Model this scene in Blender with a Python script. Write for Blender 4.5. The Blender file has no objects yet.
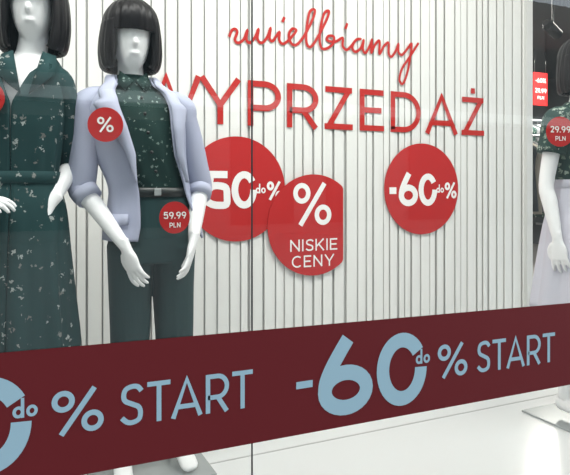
import bpy, math, random
from mathutils import Vector, Matrix
random.seed(7)
S=bpy.context.scene
try:
    S.view_settings.view_transform='Standard'
except Exception: pass

# ---------------------------------------------------------------- materials
def mat(name,col,rough=.6,metal=0,spec=.5,bump=None,emis=None):
    m=bpy.data.materials.new(name); m.use_nodes=True
    n=m.node_tree.nodes; l=m.node_tree.links; b=n['Principled BSDF']
    b.inputs['Base Color'].default_value=(*col,1); b.inputs['Roughness'].default_value=rough
    b.inputs['Metallic'].default_value=metal; b.inputs['Specular IOR Level'].default_value=spec
    if bump:
        t=n.new('ShaderNodeTexCoord'); k=n.new('ShaderNodeTexNoise'); k.inputs['Scale'].default_value=bump[0]
        k.inputs['Detail'].default_value=4
        mp=n.new('ShaderNodeMapping'); mp.inputs['Scale'].default_value=bump[2] if len(bump)>2 else (1,1,1)
        bp=n.new('ShaderNodeBump'); bp.inputs['Strength'].default_value=bump[1]; bp.inputs['Distance'].default_value=.01
        l.new(t.outputs['Object'],mp.inputs[0]); l.new(mp.outputs[0],k.inputs['Vector'])
        l.new(k.outputs['Fac'],bp.inputs['Height']); l.new(bp.outputs[0],b.inputs['Normal'])
    if emis:
        b.inputs['Emission Color'].default_value=(*emis[0],1); b.inputs['Emission Strength'].default_value=emis[1]
    return m
def printmat(name,base,flow,scale,thr=.32,cover=.5,col2=None):
    m=mat(name,base,.8,spec=.25,bump=(7,.5,(1,1,.5)))
    n=m.node_tree.nodes; l=m.node_tree.links; b=n['Principled BSDF']
    t=n.new('ShaderNodeTexCoord'); v=n.new('ShaderNodeTexVoronoi'); v.inputs['Scale'].default_value=scale
    nz=n.new('ShaderNodeTexNoise'); nz.inputs['Scale'].default_value=scale*2.6
    mx=n.new('ShaderNodeVectorMath'); mx.operation='MULTIPLY_ADD'; q=1.3/scale; mx.inputs[1].default_value=(q,q,q)
    l.new(t.outputs['Object'],nz.inputs['Vector']); l.new(nz.outputs['Color'],mx.inputs[0]); l.new(t.outputs['Object'],mx.inputs[2])
    l.new(mx.outputs[0],v.inputs['Vector'])
    c=n.new('ShaderNodeMath'); c.operation='LESS_THAN'; c.inputs[1].default_value=thr
    l.new(v.outputs['Distance'],c.inputs[0])
    n2=n.new('ShaderNodeSeparateColor'); l.new(v.outputs['Color'],n2.inputs[0])
    g=n.new('ShaderNodeMath'); g.operation='LESS_THAN'; g.inputs[1].default_value=cover; l.new(n2.outputs[0],g.inputs[0])
    mu=n.new('ShaderNodeMath'); mu.operation='MULTIPLY'; l.new(c.outputs[0],mu.inputs[0]); l.new(g.outputs[0],mu.inputs[1])
    fc=n.new('ShaderNodeMix'); fc.data_type='RGBA'; fc.inputs['A'].default_value=(*flow,1); fc.inputs['B'].default_value=(*(col2 or flow),1)
    l.new(n2.outputs[1],fc.inputs['Factor'])
    mc=n.new('ShaderNodeMix'); mc.data_type='RGBA'; mc.inputs['A'].default_value=(*base,1); l.new(fc.outputs['Result'],mc.inputs['B'])
    l.new(mu.outputs[0],mc.inputs['Factor']); l.new(mc.outputs['Result'],b.inputs['Base Color'])
    return m
M_skin=mat('mannequin_white',(.91,.915,.92),.40,spec=.35)
M_hair=mat('wig_black',(.006,.005,.006),.40,spec=.25,bump=(60,.5,(1,1,.03)))
M_blazer=mat('blazer_wool',(.40,.425,.55),.9,spec=.2,bump=(5,.8,(1,1,.5)))
M_lapel=mat('blazer_lapel',(.45,.475,.60),.9,spec=.2)
M_blouse=printmat('blouse_print',(.009,.034,.030),(.28,.35,.32),60,.29,.42,(.09,.15,.13))
M_dress=printmat('dress_print',(.012,.046,.048),(.38,.42,.40),38,.27,.48,(.13,.13,.12))
M_leaf=printmat('leaf_print',(.02,.05,.045),(.36,.42,.36),38,.4,.6,(.1,.16,.12))
M_trou=mat('trousers_green',(.014,.044,.046),.8,spec=.3,bump=(6,.9,(1.4,1.4,.35)))
M_lav=mat('skirt_lavender',(.60,.60,.68),.8,bump=(5,.9,(1,1,.4)))
M_belt=mat('belt_black',(.01,.014,.014),.4)
M_metal=mat('brushed_steel',(.55,.56,.57),.3,1)
M_plate=mat('base_plate',(.42,.45,.45),.2,.3)
M_red=mat('sign_red',(.45,.017,.017),.6,spec=.2)
M_redtext=mat('letter_red',(.45,.020,.016),.6,spec=.2)
M_white=mat('letter_white',(.83,.82,.80),.6)
M_band=mat('band_red',(.135,.009,.012),.5,spec=.3)
M_bandtxt=mat('band_text_blue',(.34,.52,.59),.5)
M_slat=mat('slat_white',(.75,.75,.72),.7,spec=.2)
M_board=mat('backboard_grey',(.62,.62,.60),.8)
M_plat=mat('platform_white',(.74,.76,.76),.20,bump=(1.5,.05))
M_seam=mat('seam_grey',(.45,.46,.46),.6)
M_dark=mat('dark_trim',(.02,.022,.024),.5)
M_storewall=mat('store_wall',(.085,.09,.095),.8,bump=(3,.1))
M_storeceil=mat('store_ceiling',(.05,.052,.055),.8)
M_storefloor=mat('store_floor',(.22,.21,.2),.4,bump=(3,.1))
M_wallw=mat('wall_white',(.7,.7,.68),.8)
M_black=mat('spot_black',(.008,.008,.009),.4)
M_pave=mat('paving',(.24,.24,.23),.8,bump=(8,.3))
def glassmat():
    m=bpy.data.materials.new('window_glass'); m.use_nodes=True
    n=m.node_tree.nodes; l=m.node_tree.links; n.clear()
    o=n.new('ShaderNodeOutputMaterial'); mx=n.new('ShaderNodeMixShader'); t=n.new('ShaderNodeBsdfTransparent')
    t.inputs[0].default_value=(.95,.975,.965,1)
    g=n.new('ShaderNodeBsdfGlossy'); g.inputs['Roughness'].default_value=.0; g.inputs[0].default_value=(.95,1,1,1)
    f=n.new('ShaderNodeFresnel'); f.inputs[0].default_value=1.66
    l.new(f.outputs[0],mx.inputs[0]); l.new(t.outputs[0],mx.inputs[1]); l.new(g.outputs[0],mx.inputs[2]); l.new(mx.outputs[0],o.inputs[0])
    return m
M_glass=glassmat()

# ---------------------------------------------------------------- helpers
def empty(name,loc=(0,0,0),scale=1,rotz=0):
    e=bpy.data.objects.new(name,None); S.collection.objects.link(e); e.location=loc; e.scale=(scale,)*3; e.rotation_euler=(0,0,rotz); e.empty_display_size=.1
    return e
def obj(name,V,F,m,parent=None,smooth=True,loc=(0,0,0)):
    me=bpy.data.meshes.new(name); me.from_pydata([tuple(v) for v in V],[],F); me.update()
    if smooth:
        for p in me.polygons: p.use_smooth=True
    o=bpy.data.objects.new(name,me); S.collection.objects.link(o); me.materials.append(m); o.location=loc
    if parent: o.parent=parent
    return o
def box(V,F,x0,x1,y0,y1,z0,z1):
    b=len(V)
    V+= [(x0,y0,z0),(x1,y0,z0),(x1,y1,z0),(x0,y1,z0),(x0,y0,z1),(x1,y0,z1),(x1,y1,z1),(x0,y1,z1)]
    F+= [(b,b+3,b+2,b+1),(b+4,b+5,b+6,b+7),(b,b+1,b+5,b+4),(b+1,b+2,b+6,b+5),(b+2,b+3,b+7,b+6),(b+3,b,b+4,b+7)]
def boxo(name,x0,x1,y0,y1,z0,z1,m,parent=None,bev=0):
    V=[];F=[]; box(V,F,x0,x1,y0,y1,z0,z1); o=obj(name,V,F,m,parent,False)
    if bev:
        k=o.modifiers.new('b','BEVEL'); k.width=bev; k.segments=2
    return o
def cr(P,k=4,closed=False):
    n=len(P); out=[]
    rng=range(n if closed else n-1)
    for i in rng:
        if closed: a,b,c,d=P[(i-1)%n],P[i],P[(i+1)%n],P[(i+2)%n]
        else: a,b,c,d=P[max(i-1,0)],P[i],P[i+1],P[min(i+2,n-1)]
        for j in range(k):
            t=j/k
            out.append(tuple(.5*((2*b[q])+(-a[q]+c[q])*t+(2*a[q]-5*b[q]+4*c[q]-d[q])*t*t+(-a[q]+3*b[q]-3*c[q]+d[q])*t**3) for q in range(len(b))))
    if not closed: out.append(tuple(P[-1]))
    return out
def tube(V,F,P,R,n=16,ref=(1,0,0),k=4,ex=2.0):
    """lofted limb: P points, R (r_along_ref, r_other)"""
    R=[(r,r) if not isinstance(r,tuple) else r for r in R]
    Q=cr([(*p,*r) for p,r in zip(P,R)],k)
    b=len(V); ref=Vector(ref)
    for i,q in enumerate(Q):
        p=Vector(q[:3]); a=Vector(Q[max(i-1,0)][:3]); c=Vector(Q[min(i+1,len(Q)-1)][:3]); T=(c-a).normalized()
        s=(ref-T*ref.dot(T)).normalized(); u=T.cross(s)
        for j in range(n):
            an=2*math.pi*j/n; cc=math.cos(an); ss=math.sin(an)
            V.append(tuple(p+s*(q[3]*math.copysign(abs(cc)**(2/ex),cc))+u*(q[4]*math.copysign(abs(ss)**(2/ex),ss))))
    m=len(Q)
    for i in range(m-1):
        for j in range(n):
            j2=(j+1)%n; F.append((b+i*n+j,b+i*n+j2,b+(i+1)*n+j2,b+(i+1)*n+j))
    F.append(tuple(b+j for j in range(n))[::-1]); F.append(tuple(b+(m-1)*n+j for j in range(n)))
def secat(secs,z):
    for i in range(len(secs)-1):
        if secs[i][0]<=z<=secs[i+1][0]:
            t=(z-secs[i][0])/(secs[i+1][0]-secs[i][0]); t2=t
            return [secs[i][q]*(1-t2)+secs[i+1][q]*t2 for q in range(5)]
    return list(secs[0] if z<secs[0][0] else secs[-1])
def ringpt(s,phi,off=0,ex=2.2):
    z,cx,cy,rx,ry=s; a=math.sin(phi); c=math.cos(phi)
    return (cx+(rx+off)*math.copysign(abs(a)**(2/ex),a), cy-(ry+off)*math.copysign(abs(c)**(2/ex),c), z)
def ringloft(V,F,secs,n=48,edge=None,cap=(False,False),k=4,ex=2.2,fold=None):
    Q=cr(secs,k); b=len(V); op=edge is not None
    N=n+1 if op else n
    for q in Q:
        if op: l,r=edge(q[0])
        for j in range(N):
            phi= r+(2*math.pi+l-r)*j/n if op else 2*math.pi*j/n
            off=fold(phi,q[0]) if fold else 0
            V.append(ringpt(q,phi,off,ex))
    m=len(Q)
    for i in range(m-1):
        for j in range(n):
            j2=j+1 if op else (j+1)%n
            F.append((b+i*N+j,b+i*N+j2,b+(i+1)*N+j2,b+(i+1)*N+j))
    if cap[0]: F.append(tuple(b+j for j in range(N)))
    if cap[1]: F.append(tuple(b+(m-1)*N+j for j in range(N))[::-1])
def lerpf(T):
    def f(z):
        if z<=T[0][0]: return T[0][1:]
        for a,b in zip(T,T[1:]):
            if a[0]<=z<=b[0]:
                t=(z-a[0])/(b[0]-a[0]); return tuple(a[i]*(1-t)+b[i]*t for i in range(1,len(a)))
        return T[-1][1:]
    return f
def solid(o,t,off=-1):
    k=o.modifiers.new('s','SOLIDIFY'); k.thickness=t; k.offset=off
def remesh(o,v,sm=3):
    k=o.modifiers.new('r','REMESH'); k.mode='VOXEL'; k.voxel_size=v; k.use_smooth_shade=True
    if sm:
        k=o.modifiers.new('sm','SMOOTH'); k.factor=.5; k.iterations=sm

# ---------------------------------------------------------------- lettering
def ell(cx,cy,rx,ry,a0=0,a1=360,n=28):
    return [(cx+rx*math.cos(math.radians(a0+(a1-a0)*i/n)),cy+ry*math.sin(math.radians(a0+(a1-a0)*i/n))) for i in range(n+1)]
def glyph(ch,w):
    h=w/2; t=1-h
    if ch=='S': return .64,[cr([(.61,.81),(.50,t-.02),(.33,t),(.15,t-.06),(.03+h,.73),(.14,.60),(.34,.51),(.53,.42),(.62-h+.02,.27),(.53,h+.06),(.34,h),(.18,h+.03),(.04,.2)],4)]
    if ch=='T': return .70,[[(0,t),(.70,t)],[(.35,t),(.35,0)]]
    if ch=='A': return .94,[[(h*.7,0),(.47,1-h*.6),(.94-h*.7,0)],[(.2,.28),(.74,.28)]]
    if ch in 'RP':
        b=.40
        s=[[(h,0),(h,t),(.38,t)]+ell(.38,(t+b)/2,.30,(t-b)/2,90,-90,14)+[(h,b)]]
        if ch=='R': s.append([(.38,b),(.68,0)]); return .72,s
        return .70,s
    if ch in 'ZŻ':
        s=[[(.02,t),(.68,t)],[(0,h),(.70,h)],[(.60,t),(.10,h)]]
        if ch=='Ż': s.append([(.35,1.10),(.35,1.24)])
        return .70,s
    if ch=='E': return .64,[[(h,0),(h,1)],[(h,t),(.63,t)],[(h,.5),(.57,.5)],[(h,h),(.64,h)]]
    if ch=='D': return .84,[[(h,h),(h,t),(.36,t)]+ell(.36,.5,.48-h,.5-h,90,-90,20)+[(h-h,h)]]
    if ch=='Y': return .86,[[(h*.7,1),(.43,.42),(.86-h*.7,1)],[(.43,.46),(.43,0)]]
    if ch=='W': return 1.36,[[(h*.6,1),(.37,h),(.68,1-h),(.99,h),(1.36-h*.6,1)]]
    if ch=='N': return .78,[[(h,0),(h,1)],[(.78-h,0),(.78-h,1)],[(h,t),(.78-h,h)]]
    if ch=='I': return w,[[(h,0),(h,1)]]
    if ch=='K': return .74,[[(h,0),(h,1)],[(h,.34),(.68,1)],[(.28,.55),(.70,0)]]
    if ch=='C': return .82,[ell(.47,.5,.47-h,.5-h,48,312,24)]
    if ch=='L': return .60,[[(h,1),(h,h),(.6,h)]]
    if ch=='-': return .38,[[(0,.40),(.38,.40)]]
    if ch=='0': return .80,[ell(.40,.5,.40-h,.5-h)]
    if ch=='O': return .96,[ell(.48,.5,.48-h,.5-h)]
    if ch=='o': return .56,[ell(.28,.30,.28-h,.30-h)]
    if ch=='d': return .56,[ell(.28,.30,.28-h,.30-h),[(.56-h,0),(.56-h,1)]]
    if ch=='@': # zero whose right side is interrupted
        return .80,[ell(.40,.5,.40-h,.5-h,33,360,40)]
    if ch=='6': return .80,[ell(.40,.33,.40-h,.33-h),cr([(h,.33),(h+.015,.46),(h+.09,.63),(h+.22,.84),(h+.33,1.0)],4)]
    if ch=='9': return .80,[ell(.40,.67,.40-h,.33-h),cr([(.8-h,.67),(.785-h,.54),(.71-h,.37),(.58-h,.16),(.47-h,0)],4)]
    if ch=='5': return .76,[[(.68,t),(h+.06,t),(h,.52)],cr([(h,.52),(.22,.60),(.42,.61),(.63,.55),(.76-h,.33),(.64,.12),(.40,h),(.20,h+.03),(.04,.2)],4)]
    if ch=='2': return .7,[cr([(.06,.76),(.14,.9),(.34,t),(.56,.88),(.60,.70),(.48,.50),(.10,h)],4),[(.02,h),(.68,h)]]
    if ch=='1': return .34,[[(.0,.82),(.24,t),(.24,0)]]
    if ch=='.': return .16,[[(.08,0),(.08,.17)]]
    if ch==',': return .16,[[(.10,.14),(.04,-.14)]]
    if ch=='%':
        return 1.0,[ell(.22,.76,.22-h*.9,.24-h*.9),ell(.78,.24,.22-h*.9,.24-h*.9),[(.82,1),(.18,0)]]
    return .4,[]
RC=[0]
def ribbon(V,F,P,w,y=0,lim=1.6,lift=0):
    RC[0]=(RC[0]+1)%7; y=y-RC[0]*.00012
    P2=[P[0]]
    for p in P[1:]:
        if (p[0]-P2[-1][0])**2+(p[1]-P2[-1][1])**2>1e-12: P2.append(p)
    P=P2; n=len(P); closed=(n>3 and (P[0][0]-P[-1][0])**2+(P[0][1]-P[-1][1])**2<1e-9)
    if n<2: return
    b=len(V); h=w/2
    for i in range(n):
        if closed: a=P[(i-1) if i>0 else n-2]; c=P[(i+1) if i<n-1 else 1]
        else: a=P[max(i-1,0)]; c=P[min(i+1,n-1)]
        p=P[i]
        d1=Vector((p[0]-a[0],p[1]-a[1])); d2=Vector((c[0]-p[0],c[1]-p[1]))
        if d1.length<1e-9: d1=d2
        if d2.length<1e-9: d2=d1
        d1.normalize(); d2.normalize()
        n1=Vector((-d1.y,d1.x)); n2=Vector((-d2.y,d2.x)); m=n1+n2
        if m.length<1e-6: m=n1
        m.normalize(); s=min(1/max(m.dot(n1),.2),lim); yy=y-lift*i
        V.append((p[0]+m.x*h*s,yy,p[1]+m.y*h*s)); V.append((p[0]-m.x*h*s,yy,p[1]-m.y*h*s))
    for i in range(n-1):
        F.append((b+2*i,b+2*i+1,b+2*i+3,b+2*i+2))
def text(V,F,s,x0,z0,cap,w=.14,width=None,gap=.12,y=0,kern=None,slope=0):
    x=0; L=[]
    for i,ch in enumerate(s):
        if ch==' ': x+=.35; continue
        if kern and i>0 and s[i-1:i+1] in kern: x+=kern[s[i-1:i+1]]
        gw,st=glyph(ch,w)
        for p in st: L.append([(q[0]+x,q[1]) for q in p])
        x+=gw+gap
    tot=x-gap; sx=(width/(tot*cap)) if width else 1
    for p in L:
        pts=[(x0+q[0]*cap*sx, z0+q[1]*cap+slope*q[0]*cap*sx) for q in p]
        ribbon(V,F,pts,w*cap,y)
    return tot*cap*sx
def disc(name,r,m,parent,loc,cut=None,th=.004,n=72):
    pts=[]
    for i in range(n):
        a=2*math.pi*i/n; x=r*math.cos(a); z=r*math.sin(a)
        if cut is not None: x=min(x,cut)
        pts.append((x,z))
    V=[(x,0,z) for x,z in pts]+[(x,th,z) for x,z in pts]
    F=[tuple(range(n)),tuple(range(2*n-1,n-1,-1))]+[(i,i+n,(i+1)%n+n,(i+1)%n) for i in range(n)]
    return obj(name,V,F,m,parent,False,loc)

# ---------------------------------------------------------------- room shell
boxo('floor_platform',-2.2,4.3,-.06,1.75,-.10,0,M_plat)
boxo('trim_floor_seam',-2.2,4.3,.742,.750,0,.0015,M_seam)
boxo('floor',-2.2,10,1.75,8.2,-.2,-.12,M_storefloor)
boxo('ground',-20,60,-16,-.12,-.45,-.36,M_pave)
boxo('wall_sill',-2.2,10,-.12,-.06,-.36,-.01,M_dark)
boxo('floor_entrance',4.3,10,-.06,1.75,-.2,-.12,M_storefloor)
boxo('wall_left',-2.3,-2.2,-.1,8.2,-.2,3.3,M_wallw)
boxo('wall_back',-2.2,10,8.2,8.3,-.2,3.3,M_storewall)
boxo('wall_right',10,10.1,-.1,8.3,-.2,3.3,M_storewall)
boxo('ceiling',-2.3,10.1,1.75,8.3,3.2,3.3,M_storeceil)
boxo('ceiling_display',-2.3,10.1,-.1,1.75,3.0,3.1,M_wallw)
boxo('wall_header',-2.3,10.1,-.12,-.04,2.95,3.5,M_dark)
# glass panes
def pane(name,x0,x1):
    return obj(name,[(x0,0,0),(x1,0,0),(x1,0,2.95),(x0,0,2.95)],[(0,1,2,3)],M_glass,None,False)
pane('window_1',-2.2,.6216); pane('window_2',.6256,4.3)
boxo('trim_glass_joint',.6222,.6250,-.003,.003,0,2.95,M_dark)
boxo('trim_glass_base',-2.2,4.3,-.012,.012,0,.02,M_metal)

# ---------------------------------------------------------------- slatted back panel
panel=empty('slat_panel',(0,0,0))
boxo('backboard',-2.0,3.25,1.549,1.58,0,2.95,M_board,panel)
V=[];F=[]; x=-2.0; i=0
joints=[1.21,1.80,1.99,2.53]
while x<3.22:
    wd=random.choice([.058,.066,.074,.050,.040]); ang=math.radians(random.uniform(3,10))
    dpt=random.uniform(0,.003)
    c=Vector((x+wd/2,1.534+dpt,0)); u=Vector((math.cos(ang),math.sin(ang),0))*wd/2; v=Vector((-math.sin(ang),math.cos(ang),0))*.004
    b=len(V)
    for z in (0.0,2.95):
        for p in (c-u-v,c+u-v,c+u+v,c-u+v): V.append((p.x,p.y,z))
    F+=[(b,b+1,b+5,b+4),(b+1,b+2,b+6,b+5),(b+2,b+3,b+7,b+6),(b+3,b,b+4,b+7),(b+4,b+5,b+6,b+7),(b,b+3,b+2,b+1)]
    nx=x+wd+random.choice([.003,.004,.006,.010])
    for j in joints:
        if x<j<=nx: nx+=.006
    x=nx; i+=1
o=obj('slats',V,F,M_slat,panel,False)
k_=o.modifiers.new('b','BEVEL'); k_.width=.002; k_.segments=2
boxo('end_post',3.22,3.27,1.50,1.63,0,2.95,M_board,panel)

YD=1.5235
lt=empty('sale_lettering',(0,YD,0)); V=[];F=[]
text(V,F,'WYPRZEDAŻ',.585,1.410,.245,.135,width=2.28,gap=.17,kern={'WY':-.20,'YP':-.03,'DA':-.04,'AŻ':-.05})
obj('letters',V,F,M_redtext,lt,False)
V=[];F=[]
hw=[(231,36),(233,30),(236,28),(238,31),(236,39),(239,42),(244,38),(247,29),(246,38),(249,42),(254,36),(257,28),(256,38),(260,42),(265,36),(268,27),(267,37),(270,40),(276,31),(276,39),(279,43),(284,40),(290,33),(292,29),(288,28),(285,34),(287,42),(292,44),(299,36),(308,18),(310,9),(305,11),(302,28),(302,42),(306,46),(313,36),(322,18),(324,10),(319,13),(315,32),(316,46),(321,48),(328,43),(329,36),(324,35),(322,39),(330,41),(338,37),(338,45),(342,49),(347,45),(352,39),(357,38),(352,39),(348,46),(351,51),(357,47),(360,39),(359,48),(362,52),(367,44),(369,39),(368,52),(372,44),(377,40),(377,53),(382,45),(387,42),(387,52),(390,56),(395,50),(398,43),(398,51),(402,54),(408,48),(413,43),(411,58),(408,72),(403,83),(399,79),(402,68),(410,57),(421,42)]
def hwc(p):
    u=p[0]-230; return (1.10+u*.00648, 1.09+(185-p[1])*(.00527+u*4.4e-6))
ribbon(V,F,cr([hwc(p) for p in hw],5),.0155,0,1.2,lift=.00001)
ribbon(V,F,[hwc((279,21)),hwc((281,16))],.016); ribbon(V,F,[hwc((341,28)),hwc((343,22))],.016)
obj('handwriting',V,F,M_redtext,lt,False)

def bigdisc(x,z,kind):
    e=empty('sale_disc',(x,YD-(.012 if kind=='N' else .005),z)); V=[];F=[]
    if kind=='N':
        disc('plate',.285,M_red,e,(0,.0,0),cut=.19)
        text(V,F,'%',-.13,.0,.235,.12,width=.24,y=-.0012)
        text(V,F,'NISKIE',-.15,-.145,.066,.13,width=.30,gap=.16,y=-.0012)
        text(V,F,'CENY',-.14,-.235,.066,.13,width=.27,gap=.18,y=-.0012)
    else:
        disc('plate',.28,M_red,e,(0,.0,0))
        text(V,F,'-',-.245,-.09,.2,.2,width=.05,y=-.0012)
        text(V,F,kind,-.175,-.105,.20,.19,width=.285,gap=.06,y=-.0012)
        text(V,F,'do',.106,-.024,.052,.15,width=.058,y=-.0012)
        text(V,F,'%',.172,-.06,.10,.15,width=.092,y=-.0012)
    obj('letters',V,F,M_white,e,False)
bigdisc(1.15,1.069,'5@'); bigdisc(1.608,.865,'N'); bigdisc(2.366,1.066,'6@')

# ---------------------------------------------------------------- red band on the glass
band=empty('window_banner',(0,-.004,0))
obj('strip',[(-1.5,0,.402),(3.2,0,.372),(3.2,0,.645),(-1.5,0,.735)],[(0,1,2,3)],M_band,band,False)
V=[];F=[]; per=1.138
for k in (-1,0,1,2):
    o=k*per-per; sl=-.013
    zz=-.013*(o+.76-.75)
    text(V,F,'-',o+.755,.487+zz,.1,.2,width=.052,y=-.001)
    text(V,F,'6@',o+.823,.421+zz,.222,.20,width=.385,gap=.05,y=-.001,slope=sl)
    text(V,F,'do',o+1.166,.536+zz,.046,.16,width=.054,gap=.1,y=-.001)
    text(V,F,'%',o+1.25,.480+zz,.105,.125,width=.12,y=-.001)
    text(V,F,'START',o+1.41,.478+zz,.102,.12,width=.352,gap=.14,y=-.001,slope=sl,kern={'TA':-.1})
obj('letters',V,F,M_bandtxt,band,False)

# ---------------------------------------------------------------- mannequins
HEAD=[(0,.020,.026,-.05),(.010,.036,.045,-.04),(.04,.055,.068,-.022),(.08,.067,.086,-.008),(.12,.072,.093,.0),(.155,.072,.096,.004),(.19,.062,.085,.006),(.215,.042,.058,.006),(.228,.015,.02,.006)]
def hand(V,F,W,D,N,side=1,L=1.0,curl=.35):
    W=Vector(W); D=Vector(D).normalized(); N=Vector(N); N=(N-D*N.dot(D)).normalized(); Sd=D.cross(N)*side
    tube(V,F,[W-D*.03,W+D*.01,W+D*.05*L,W+D*.092*L],[(.022,.018),(.024,.017),(.038,.0145),(.036,.010)],14,ref=Sd,k=3)
    for i,(o,ln,sp) in enumerate([(.029,.070,.13),(.010,.080,.03),(-.010,.074,-.06),(-.028,.058,-.17)]):
        p=W+D*(.082*L)+Sd*o; d=(D+Sd*sp).normalized(); P=[p]; 
        for j,fr in enumerate((.42,.32,.26)):
            an=curl*(j+.35); dd=(d*math.cos(an)+N*math.sin(an)); p=p+dd*ln*fr*L; P.append(p)
        tube(V,F,P,[.0088,.0082,.0074,.0052],10,ref=Sd,k=3)
    p=W+D*.022+Sd*.022
    tube(V,F,[p,p+(D*.6+Sd*.5+N*.15).normalized()*.03,p+(D*.85+Sd*.38+N*.25).normalized()*.062,p+(D*.95+Sd*.22+N*.3).normalized()*.086],[.013,.0115,.0095,.006],10,ref=N,k=3)
def body(parent,sh,arms,legs,head,torso):
    V=[];F=[]
    hx,hy,hz=head
    tube(V,F,[(hx,hy+s[3],hz+s[0]) for s in HEAD],[(s[1],s[2]) for s in HEAD],24,ref=(1,0,0),k=3)
    # soft nose and lips of an abstract mannequin face
    tube(V,F,[(hx,hy-.076,hz+.115),(hx,hy-.086,hz+.095),(hx,hy-.094,hz+.078),(hx,hy-.080,hz+.068)],[.006,.008,.010,.007],10,k=3)
    tube(V,F,[(hx-.020,hy-.068,hz+.043),(hx,hy-.079,hz+.044),(hx+.020,hy-.068,hz+.043)],[.004,.008,.004],10,ref=(0,0,1),k=3)
    nb=torso[-1]
    tube(V,F,[(nb[1],nb[2],nb[0]-.04),(nb[1]*.7+hx*.3,nb[2],nb[0]+.01),(hx,hy+.01,hz+.01),(hx,hy+.005,hz+.07)],[(.075,.06),(.052,.052),(.047,.05),(.048,.052)],20,k=3)
    ringloft(V,F,torso,40,cap=(True,True),k=3)
    for (A,E,Wp,hd,hn,sd) in arms:
        A,E,Wp=Vector(A),Vector(E),Vector(Wp)
        tube(V,F,[A,A.lerp(E,.5),E,E.lerp(Wp,.3),E.lerp(Wp,.75),Wp],[.042,.038,.033,.034,.026,.020],18,ref=(0,1,0),k=3)
        hand(V,F,Wp,hd,hn,sd)
    for (H,K,An,toe) in legs:
        H,K,An=Vector(H),Vector(K),Vector(An); t=Vector(toe)
        tube(V,F,[H,H.lerp(K,.5),K,K.lerp(An,.35),K.lerp(An,.8),An],[.085,.068,.048,.050,.032,.028],18,ref=(1,0,0),k=3)
        tube(V,F,[An+Vector((0,.03,-.035)),An+Vector((0,0,-.03)),An.lerp(t,.5)+Vector((0,0,-.0)),t+(An-t)*.12,t],[(.024,.028),(.028,.032),(.033,.022),(.034,.014),(.018,.009)],14,ref=(1,0,0),k=3)
    o=obj('body',V,F,M_skin,parent); remesh(o,.0042,4); return o
def wig(parent,hx,hy,hz,drop=0):
    V=[];F=[]
    bot=[(-.012-drop,0,.010,.098,.098),(.006-drop,0,.010,.110,.106),(.05-drop*.5,0,.008,.117,.112),(.11,0,.006,.114,.114),(.165,0,.004,.105,.117)]
    top=[(.124,0,.004,.108,.112),(.145,0,.004,.106,.116),(.175,0,.004,.102,.118),(.205,0,.004,.091,.110),(.232,0,.006,.072,.09),(.252,0,.008,.045,.058),(.262,0,.008,.018,.022),(.264,0,.008,.002,.003)]
    sh=lambda T:[(a+hz,b+hx,c+hy,d,e) for a,b,c,d,e in T]
    st=lambda phi,z: .0018*math.sin(phi*23)+.0012*math.sin(phi*51+1)
    e=lerpf([(hz-.02,-.66,.66),(hz+.05,-.72,.72),(hz+.15,-.76,.76)])
    ringloft(V,F,sh(bot),72,edge=e,k=4,fold=st,ex=2.1)
    ringloft(V,F,sh(top),90,k=4,fold=st,ex=2.1)
    o=obj('wig',V,F,M_hair,parent); solid(o,.018,-1)
    return o
def base(parent,x,y,rod=None,w=.36,d=.30):
    boxo('base_plate',x-w/2,x+w/2,y-d/2,y+d/2,.0,.010,M_plate,parent,.002)
    if rod:
        V=[];F=[]; tube(V,F,[(rod[0],rod[1],.008),(rod[0],rod[1],.3)],[.007,.007],12,ref=(1,0,0),k=1); obj('support_rod',V,F,M_metal,parent)
def badge(parent,x,y,z,r,lines,rz=0,tilt=0):
    e=bpy.data.objects.new('price_badge',None); S.collection.objects.link(e); e.parent=parent; e.location=(x,y,z); e.rotation_euler=(tilt,0,rz)
    disc('plate',r,M_red,e,(0,0,0),th=.003)
    V=[];F=[]
    for (s,zz,cap,wd,w) in lines: text(V,F,s,-wd/2,zz,cap,w,width=wd,gap=.16,y=-.0015)
    obj('letters',V,F,M_white,e,False)

# ---- mannequin with blazer
m=empty('mannequin',(.52,.80,0))
torso=[(.84,.015,0,.135,.10),(.95,.02,0,.15,.10),(1.07,.012,0,.11,.08),(1.2,-.03,0,.13,.095),(1.32,-.045,0,.145,.10),(1.40,-.055,0,.155,.08),(1.45,-.06,.005,.10,.06),(1.475,-.064,.01,.06,.05)]
aL=((-.225,0,1.395),(-.245,.0,1.08),(-.115,-.15,.87),(.32,-.28,-1),(.85,.45,0),-1)
aR=((.125,0,1.395),(.205,.01,1.085),(.135,-.14,.885),(-.30,-.22,-1),(-.9,.35,0),1)
legs=[((-.07,0,.86),(-.085,-.01,.50),(-.10,.02,.10),(-.115,-.12,.022)),((.09,0,.86),(.10,-.02,.50),(.11,.02,.10),(.135,-.12,.022))]
body(m,None,[aL,aR],legs,(-.07,-.01,1.530),torso)
wig(m,-.07,-.01,1.530)
V=[];F=[]
bs=[(1.00,.015,0,.125,.094),(1.08,.012,0,.125,.092),(1.15,-.01,0,.138,.103),(1.25,-.035,0,.155,.118),(1.34,-.05,0,.160,.115),(1.40,-.055,0,.16,.095),(1.45,-.06,.005,.10,.068),(1.485,-.065,.008,.060,.056),(1.50,-.067,.005,.058,.056)]
ringloft(V,F,bs,64,k=4,fold=lambda p,z:.003*math.sin(p*9+z*20)*(1 if z<1.4 else 0))
o=obj('blouse',V,F,M_blouse,m); solid(o,.004)
V=[];F=[]
for sx in (-1,1):   # collar leaves
    pts=[(-.067+sx*.004,-.062,1.475),(-.067+sx*.05,-.04,1.512),(-.067+sx*.062,-.058,1.46),(-.067+sx*.035,-.082,1.435)]
    b=len(V); V+=pts; F.append((b,b+1,b+2,b+3))
o=obj('blouse_collar',V,F,M_blouse,m); solid(o,.006,0)
V=[];F=[]
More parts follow.
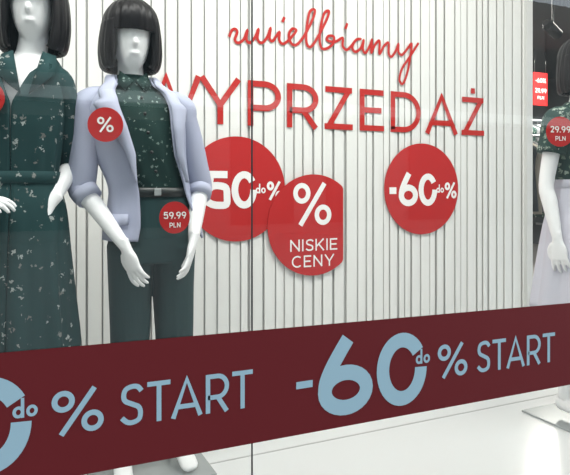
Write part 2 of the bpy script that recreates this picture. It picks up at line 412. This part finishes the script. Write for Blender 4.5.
for z in (1.14,1.21,1.28,1.35,1.41):
    s=secat(bs,z); p=ringpt(s,.05,.004); tube(V,F,[(p[0],p[1],z),(p[0],p[1]-.004,z)],[.006,.006],10,ref=(1,0,0),k=1)
obj('blouse_buttons',V,F,M_belt,m)
js=[(.885,.022,0,.186,.135),(.95,.018,0,.175,.13),(1.02,.010,0,.156,.120),(1.09,.0,0,.148,.114),(1.2,-.03,0,.165,.126),(1.3,-.045,0,.180,.133),(1.38,-.053,.0,.185,.118),(1.43,-.056,.003,.155,.092),(1.465,-.062,.006,.095,.072),(1.495,-.066,.012,.070,.064)]
ed=lerpf([(.885,-.46,1.02),(.94,-.40,.90),(1.09,-.40,.84),(1.2,-.24,.62),(1.3,-.30,.56),(1.40,-.42,.55),(1.46,-.62,.62),(1.495,-.95,.95)])
V=[];F=[]; ringloft(V,F,js,72,edge=ed,k=5,fold=lambda p,z:.004*math.sin(p*7+z*9)*max(0,min(1,(1.3-z)*4)))
for A,E,fw,sg in ((aL[0],aL[1],aL[2],-1),(aR[0],aR[1],aR[2],1)):
    A=Vector(A);E=Vector(E);W=Vector(fw)
    tube(V,F,[A+Vector((-sg*.08,0,.020)),A+Vector((-sg*.03,0,.014)),A+Vector((sg*.006,0,-.012)),A+Vector((sg*.008,0,-.05)),A.lerp(E,.40),A.lerp(E,.75),E+Vector((0,.006,0)),E.lerp(W,.16)],[(.05,.028),(.058,.040),(.060,.046),(.058,.049),(.054,.048),(.050,.046),(.048,.045),(.045,.042)],28,ref=(0,1,0),k=5)
o=obj('blazer',V,F,M_blazer,m); solid(o,.006,1)
V=[];F=[]
for A,E,fw in ((aL[0],aL[1],aL[2]),(aR[0],aR[1],aR[2])):
    E=Vector(E);W=Vector(fw); tube(V,F,[E.lerp(W,.06),E.lerp(W,.19)],[(.053,.050),(.051,.048)],28,ref=(0,1,0),k=2)
obj('blazer_cuffs',V,F,M_lapel,m)
V=[];F=[]
for side in (0,1):
    wl=lerpf([(1.10,.0),(1.18,.13),(1.30,.30),(1.385,.54),(1.388,.34),(1.43,.40),(1.47,.55),(1.495,.6)])
    n_=40; zs=[1.10+i*(.395/n_) for i in range(n_+1)]; b=len(V); K=5
    for z in zs:
        s=secat(js,z); e0=ed(z)[side]; wv=wl(z)[0]*( -1 if side==0 else 1)
        for j in range(K+1):
            t=j/K; V.append(ringpt(s,e0+wv*t,.014+.012*math.sin(t*math.pi*.9)))
    for i in range(n_):
        for j in range(K):
            a=b+i*(K+1)+j; F.append((a,a+1,a+K+2,a+K+1))
o=obj('blazer_lapels',V,F,M_lapel,m); solid(o,.006,0)
# pocket flaps
V=[];F=[]
for ph0,ph1 in ((-1.25,-.65),(1.15,1.5)):
    b=len(V)
    for z in (.985,.945):
        s=secat(js,z)
        for j in range(7): V.append(ringpt(s,ph0+(ph1-ph0)*j/6,.013))
    for j in range(6): F.append((b+j,b+j+1,b+7+j+1,b+7+j))
o=obj('blazer_pockets',V,F,M_lapel,m); solid(o,.005,0)
V=[];F=[]
ringloft(V,F,[(.80,.012,0,.165,.115),(.90,.018,0,.168,.118),(.98,.016,0,.15,.108),(1.07,.012,0,.130,.098)],48,cap=(True,True),k=3)
for sx,(H,K_,An,t) in zip((-1,1),legs):
    c=.012
    tube(V,F,[(c+sx*.078,0,.86),(c+sx*.082,0,.70),(c+sx*.085,-.01,.50),(c+sx*.09,.01,.28),(c+sx*.10,.02,.10)],[(.090,.112),(.080,.095),(.072,.080),(.062,.070),(.056,.066)],28,ref=(1,0,0),k=4)
o=obj('trousers',V,F,M_trou,m); remesh(o,.006,4)
V=[];F=[]; ringloft(V,F,[(1.045,.012,0,.133,.101),(1.08,.012,0,.132,.101)],48,k=2)
o=obj('belt',V,F,M_belt,m); solid(o,.005,1)
boxo('belt_buckle',-.004,.022,-.112,-.106,1.050,1.077,M_plate,m,.003)
base(m,0,0,(.10,.08),w=.44,d=.32)
badge(m,-.185,-.155,1.300,.060,[('%',-.026,.052,.055,.13)],rz=-.25)
badge(m,.058,-.165,.972,.058,[('59.99',-.004,.025,.085,.17),('PLN',-.036,.018,.042,.17)],rz=.1)

# ---- mannequin in dress
m1=empty('mannequin',(.060,.80,0),1.048,-.22)
torso=[(.84,0,0,.125,.10),(.95,0,0,.135,.10),(1.07,0,0,.11,.08),(1.2,0,0,.12,.095),(1.32,0,0,.13,.10),(1.40,.01,0,.13,.08),(1.45,.03,.005,.09,.06),(1.475,.04,.01,.06,.05)]
bL=((-.135,0,1.39),(-.23,.04,1.12),(-.12,-.17,1.00),(1,-.25,-.1),(0,.3,-1),1)
bR=((.130,0,1.39),(.165,.09,1.12),(.120,-.07,.99),(-.75,-.25,-.8),(0,.8,-.5),-1)
lg=[((-.08,0,.86),(-.09,-.02,.50),(-.10,.02,.10),(-.11,-.12,.022)),((.08,0,.86),(.09,-.02,.50),(.10,.02,.10),(.12,-.12,.022))]
body(m1,None,[bL,bR],lg,(.050,-.01,1.532),torso)
wig(m1,.050,-.01,1.532,.035)
ds=[(.38,.0,0,.195,.18),(.60,.0,0,.175,.16),(.80,0,0,.160,.14),(.95,0,0,.150,.122),(1.03,0,0,.132,.105),(1.08,.0,0,.124,.098),(1.15,.0,0,.132,.108),(1.25,.002,0,.142,.122),(1.34,.006,0,.146,.118),(1.40,.012,0,.142,.096),(1.44,.03,.004,.105,.076),(1.475,.042,.01,.070,.062)]
V=[];F=[]; ringloft(V,F,ds,96,edge=lerpf([(.38,-.005,.005),(1.30,-.005,.005),(1.40,-.26,.26),(1.44,-.55,.55),(1.475,-.9,.9)]),k=5,
  fold=lambda p,z:(.012*math.sin(p*9+.6)+.006*math.sin(p*17))*max(0,min(1,(1.02-z)*2.2))+.003*math.sin(p*13)*max(0,1-abs(z-1.12)*8))
for A,E,fw,sg in ((bL[0],bL[1],bL[2],-1),(bR[0],bR[1],bR[2],1)):
    A=Vector(A);E=Vector(E);W=Vector(fw)
    tube(V,F,[A+Vector((-sg*.06,0,.01)),A+Vector((-sg*.015,0,.008)),A+Vector((sg*.006,0,-.02)),A.lerp(E,.4),A.lerp(E,.8),E,E.lerp(W,.22)],[(.045,.032),(.052,.042),(.052,.044),(.050,.045),(.053,.048),(.052,.047),(.042,.040)],28,ref=(0,1,0),k=5)
o=obj('dress',V,F,M_dress,m1); solid(o,.005,1)
V=[];F=[]   # turned-down collar of the dress
for sx in (-1,1):
    b=len(V)
    V+=[(.045+sx*.012,-.128,1.33),(.045+sx*.045,-.075,1.475),(.045+sx*.085,-.055,1.465),(.045+sx*.090,-.098,1.40),(.045+sx*.05,-.128,1.36)]
    F.append((b,b+1,b+2,b+3,b+4))
o=obj('dress_collar',V,F,M_dress,m1); solid(o,.006,0)
V=[];F=[]; ringloft(V,F,[(1.045,0,0,.132,.106),(1.085,0,0,.130,.105)],48,k=2)
o=obj('belt',V,F,M_dress,m1); solid(o,.006,1)
base(m1,0,0,(.09,.08),w=.40,d=.32)
badge(m1,-.064,-.145,1.31,.055,[('%',-.026,.052,.055,.13)],rz=-.1)

# ---- mannequin at the right
m3=empty('mannequin',(2.485,.47,0))
torso=[(.84,0,0,.135,.10),(.95,0,0,.15,.10),(1.07,0,0,.11,.08),(1.2,0,0,.13,.095),(1.32,0,0,.145,.10),(1.40,0,0,.155,.08),(1.45,0,.005,.10,.06),(1.475,0,.01,.06,.05)]
cL=((-.170,0,1.395),(-.225,.01,1.09),(-.235,-.06,.85),(.05,-.1,-1),(.9,.3,0),-1)
cR=((.170,0,1.395),(.225,.01,1.09),(.235,-.06,.85),(-.05,-.1,-1),(-.9,.3,0),1)
body(m3,None,[cL,cR],lg,(.0,-.01,1.530),torso)
wig(m3,.0,-.01,1.530)
V=[];F=[]; ringloft(V,F,[(1.02,0,0,.14,.11),(1.08,0,0,.135,.105),(1.15,0,0,.148,.112),(1.25,0,0,.16,.122),(1.34,0,0,.166,.118),(1.40,0,0,.162,.096),(1.44,0,.004,.115,.076),(1.475,0,.01,.070,.062)],64,k=4)
for A,E,sg in ((cL[0],cL[1],-1),(cR[0],cR[1],1)):
    A=Vector(A);E=Vector(E)
    tube(V,F,[A+Vector((-sg*.06,0,.01)),A+Vector((-sg*.015,0,.008)),A+Vector((sg*.012,0,-.02)),A.lerp(E,.3),A.lerp(E,.52)],[(.045,.032),(.055,.045),(.056,.050),(.058,.054),(.062,.058)],28,ref=(0,1,0),k=5)
o=obj('floral_top',V,F,M_leaf,m3); solid(o,.004,1)
V=[];F=[]; ringloft(V,F,[(.52,0,0,.24,.19),(.70,0,0,.215,.165),(.88,0,0,.190,.14),(.98,0,0,.168,.125),(1.10,0,0,.146,.112)],96,k=5,fold=lambda p,z:(.010*math.sin(p*11))*max(0,min(1,(1.05-z)*3)))
o=obj('skirt',V,F,M_lav,m3); solid(o,.005,1)
V=[];F=[]; ringloft(V,F,[(1.075,0,0,.150,.118),(1.115,0,0,.148,.117)],48,k=2)
o=obj('waistband',V,F,M_lav,m3); solid(o,.006,1)
base(m3,0,0,(.09,.08),w=.42,d=.34)
badge(m3,-.245,-.085,1.325,.066,[('29.99',-.004,.028,.094,.17),('PLN',-.040,.020,.048,.17)],rz=-.3)

# ---------------------------------------------------------------- store behind
def rack(x,y,L,top,cols,n,glen):
    e=empty('clothes_rack',(x,y,-.12)); V=[];F=[]
    tube(V,F,[(0,0,0.0),(0,0,top)],[.014,.014],10,k=1); tube(V,F,[(L,0,0.0),(L,0,top)],[.014,.014],10,k=1)
    tube(V,F,[(-.02,0,top),(L+.02,0,top)],[.014,.014],10,ref=(0,0,1),k=1)
    for xx in (0,L): tube(V,F,[(xx,-.25,.015),(xx,.25,.015)],[.015,.015],10,k=1)
    obj('rail_frame',V,F,M_metal,e)
    for c in range(len(cols)):
        V=[];F=[]
        for i in range(n):
            if i%len(cols)!=c: continue
            xx=.12+(L-.24)*i/(n-1); gl=glen*random.uniform(.85,1.1); z=top-.06
            tube(V,F,[(xx,0,z),(xx,0,z-.04),(xx,0,z-.10),(xx,0,z-.3),(xx,0,z-gl)],[(.03,.008),(.10,.012),(.20,.025),(.17,.03),(.19+random.uniform(0,.04),.035)],14,ref=(0,1,0),k=3)
            tube(V,F,[(xx,0,z-.01),(xx,0,z+.05),(xx,.0,z+.075)],[.003,.003,.003],6,ref=(1,0,0),k=1)
        obj('garments_%d'%c,V,F,cols[c],e)
Gc=[mat('cloth_grey',(.20,.21,.22),.8),mat('cloth_dark',(.03,.04,.045),.8),mat('cloth_beige',(.38,.34,.28),.8),M_leaf,mat('cloth_pale',(.50,.50,.53),.8)]
rack(4.9,3.4,1.7,1.75,[Gc[0],Gc[3],Gc[1],Gc[2]],22,.85)
rack(6.3,5.0,2.2,2.15,[Gc[1],Gc[4],Gc[3],Gc[0]],26,.95)
rack(8.0,6.8,1.6,2.0,[Gc[2],Gc[1],Gc[0]],18,.9)
sg=empty('hanging_sign',(7.58,5.5,2.34)); boxo('panel',0,.30,0,.02,0,.52,M_red,sg,.003)
V=[];F=[]; text(V,F,'29.99',.03,.20,.07,.17,width=.24,y=-.003); text(V,F,'PLN',.08,.10,.05,.17,width=.14,y=-.003); text(V,F,'-60%',.04,.36,.07,.17,width=.22,y=-.003)
obj('letters',V,F,M_white,sg,False)
V=[];F=[]
for xx in (.03,.27): tube(V,F,[(xx,.01,.52),(xx,.01,.86)],[.003,.003],6,k=1)
obj('cords',V,F,M_metal,sg)
tr=empty('track_spotlight',(5.16,3.0,2.70)); V=[];F=[]
tube(V,F,[(-.09,-.02,.02),(.09,.02,-.05)],[.055,.055],20,ref=(0,0,1),k=1)
tube(V,F,[(-.09,-.02,.02),(-.13,-.03,.04)],[.055,.035],20,ref=(0,0,1),k=1)
tube(V,F,[(0,0,.04),(0,0,.20),(0,0,.40)],[.010,.010,.010],8,k=1)
box(V,F,-.6,1.2,-.018,.018,.40,.44)
tube(V,F,[(.35,0,.44),(.35,0,.50)],[.008,.008],8,k=1); tube(V,F,[(-.35,0,.44),(-.35,0,.50)],[.008,.008],8,k=1)
obj('lamp_body',V,F,M_black,tr,False)

# ---------------------------------------------------------------- street side (seen only as reflection)
f=empty('street_building',(0,0,-.36)); boxo('facade',-20,60,-15.6,-15,0,8.2,mat('facade_stone',(.20,.205,.20),.8,bump=(4,.2)),f)
V=[];F=[]
for i in range(23):
    for j in range(2): box(V,F,-12.6+i*3.1,-10.6+i*3.1,-15.0,-14.97,.3+j*4.0,3.2+j*4.0)
obj('facade_windows',V,F,mat('facade_glass',(.02,.035,.04),.5),f,False)
boxo('canopy_fascia',-20,60,-14.99,-14.2,3.55,3.85,mat('fascia_pale',(.7,.74,.72),.7),f)

# ---------------------------------------------------------------- lights
def area(name,loc,rot,sx,sy,e,col=(1,1,1)):
    d=bpy.data.lights.new(name,'AREA'); d.shape='RECTANGLE'; d.size=sx; d.size_y=sy; d.energy=e; d.color=col
    o=bpy.data.objects.new(name,d); S.collection.objects.link(o); o.location=loc; o.rotation_euler=rot
area('display_ceiling_light',(1.0,.12,2.90),(math.radians(36),0,0),4.2,.20,74,(1,.975,.94))
area('store_ceiling_light',(6.5,4.2,3.1),(0,0,0),3,2,420,(1,.95,.88))
w=bpy.data.worlds.new('World'); S.world=w; w.use_nodes=True
n=w.node_tree.nodes; l=w.node_tree.links; bg=n['Background']
sky=n.new('ShaderNodeTexSky'); sky.sky_type='NISHITA'; sky.sun_disc=False; sky.sun_elevation=math.radians(38); sky.sun_rotation=math.radians(60)
hs=n.new('ShaderNodeHueSaturation'); hs.inputs['Saturation'].default_value=.30
l.new(sky.outputs[0],hs.inputs['Color']); l.new(hs.outputs[0],bg.inputs[0]); bg.inputs[1].default_value=.60

# ---------------------------------------------------------------- camera
th=25; fpx=613.2
c=bpy.data.cameras.new('cam'); c.sensor_width=36; c.lens=fpx/570*36; c.shift_y=-52.5/570; c.clip_start=.05
co=bpy.data.objects.new('Camera',c); S.collection.objects.link(co); co.location=(0,-1.55,1.09); co.rotation_euler=(math.radians(90),0,math.radians(-th))
S.camera=co
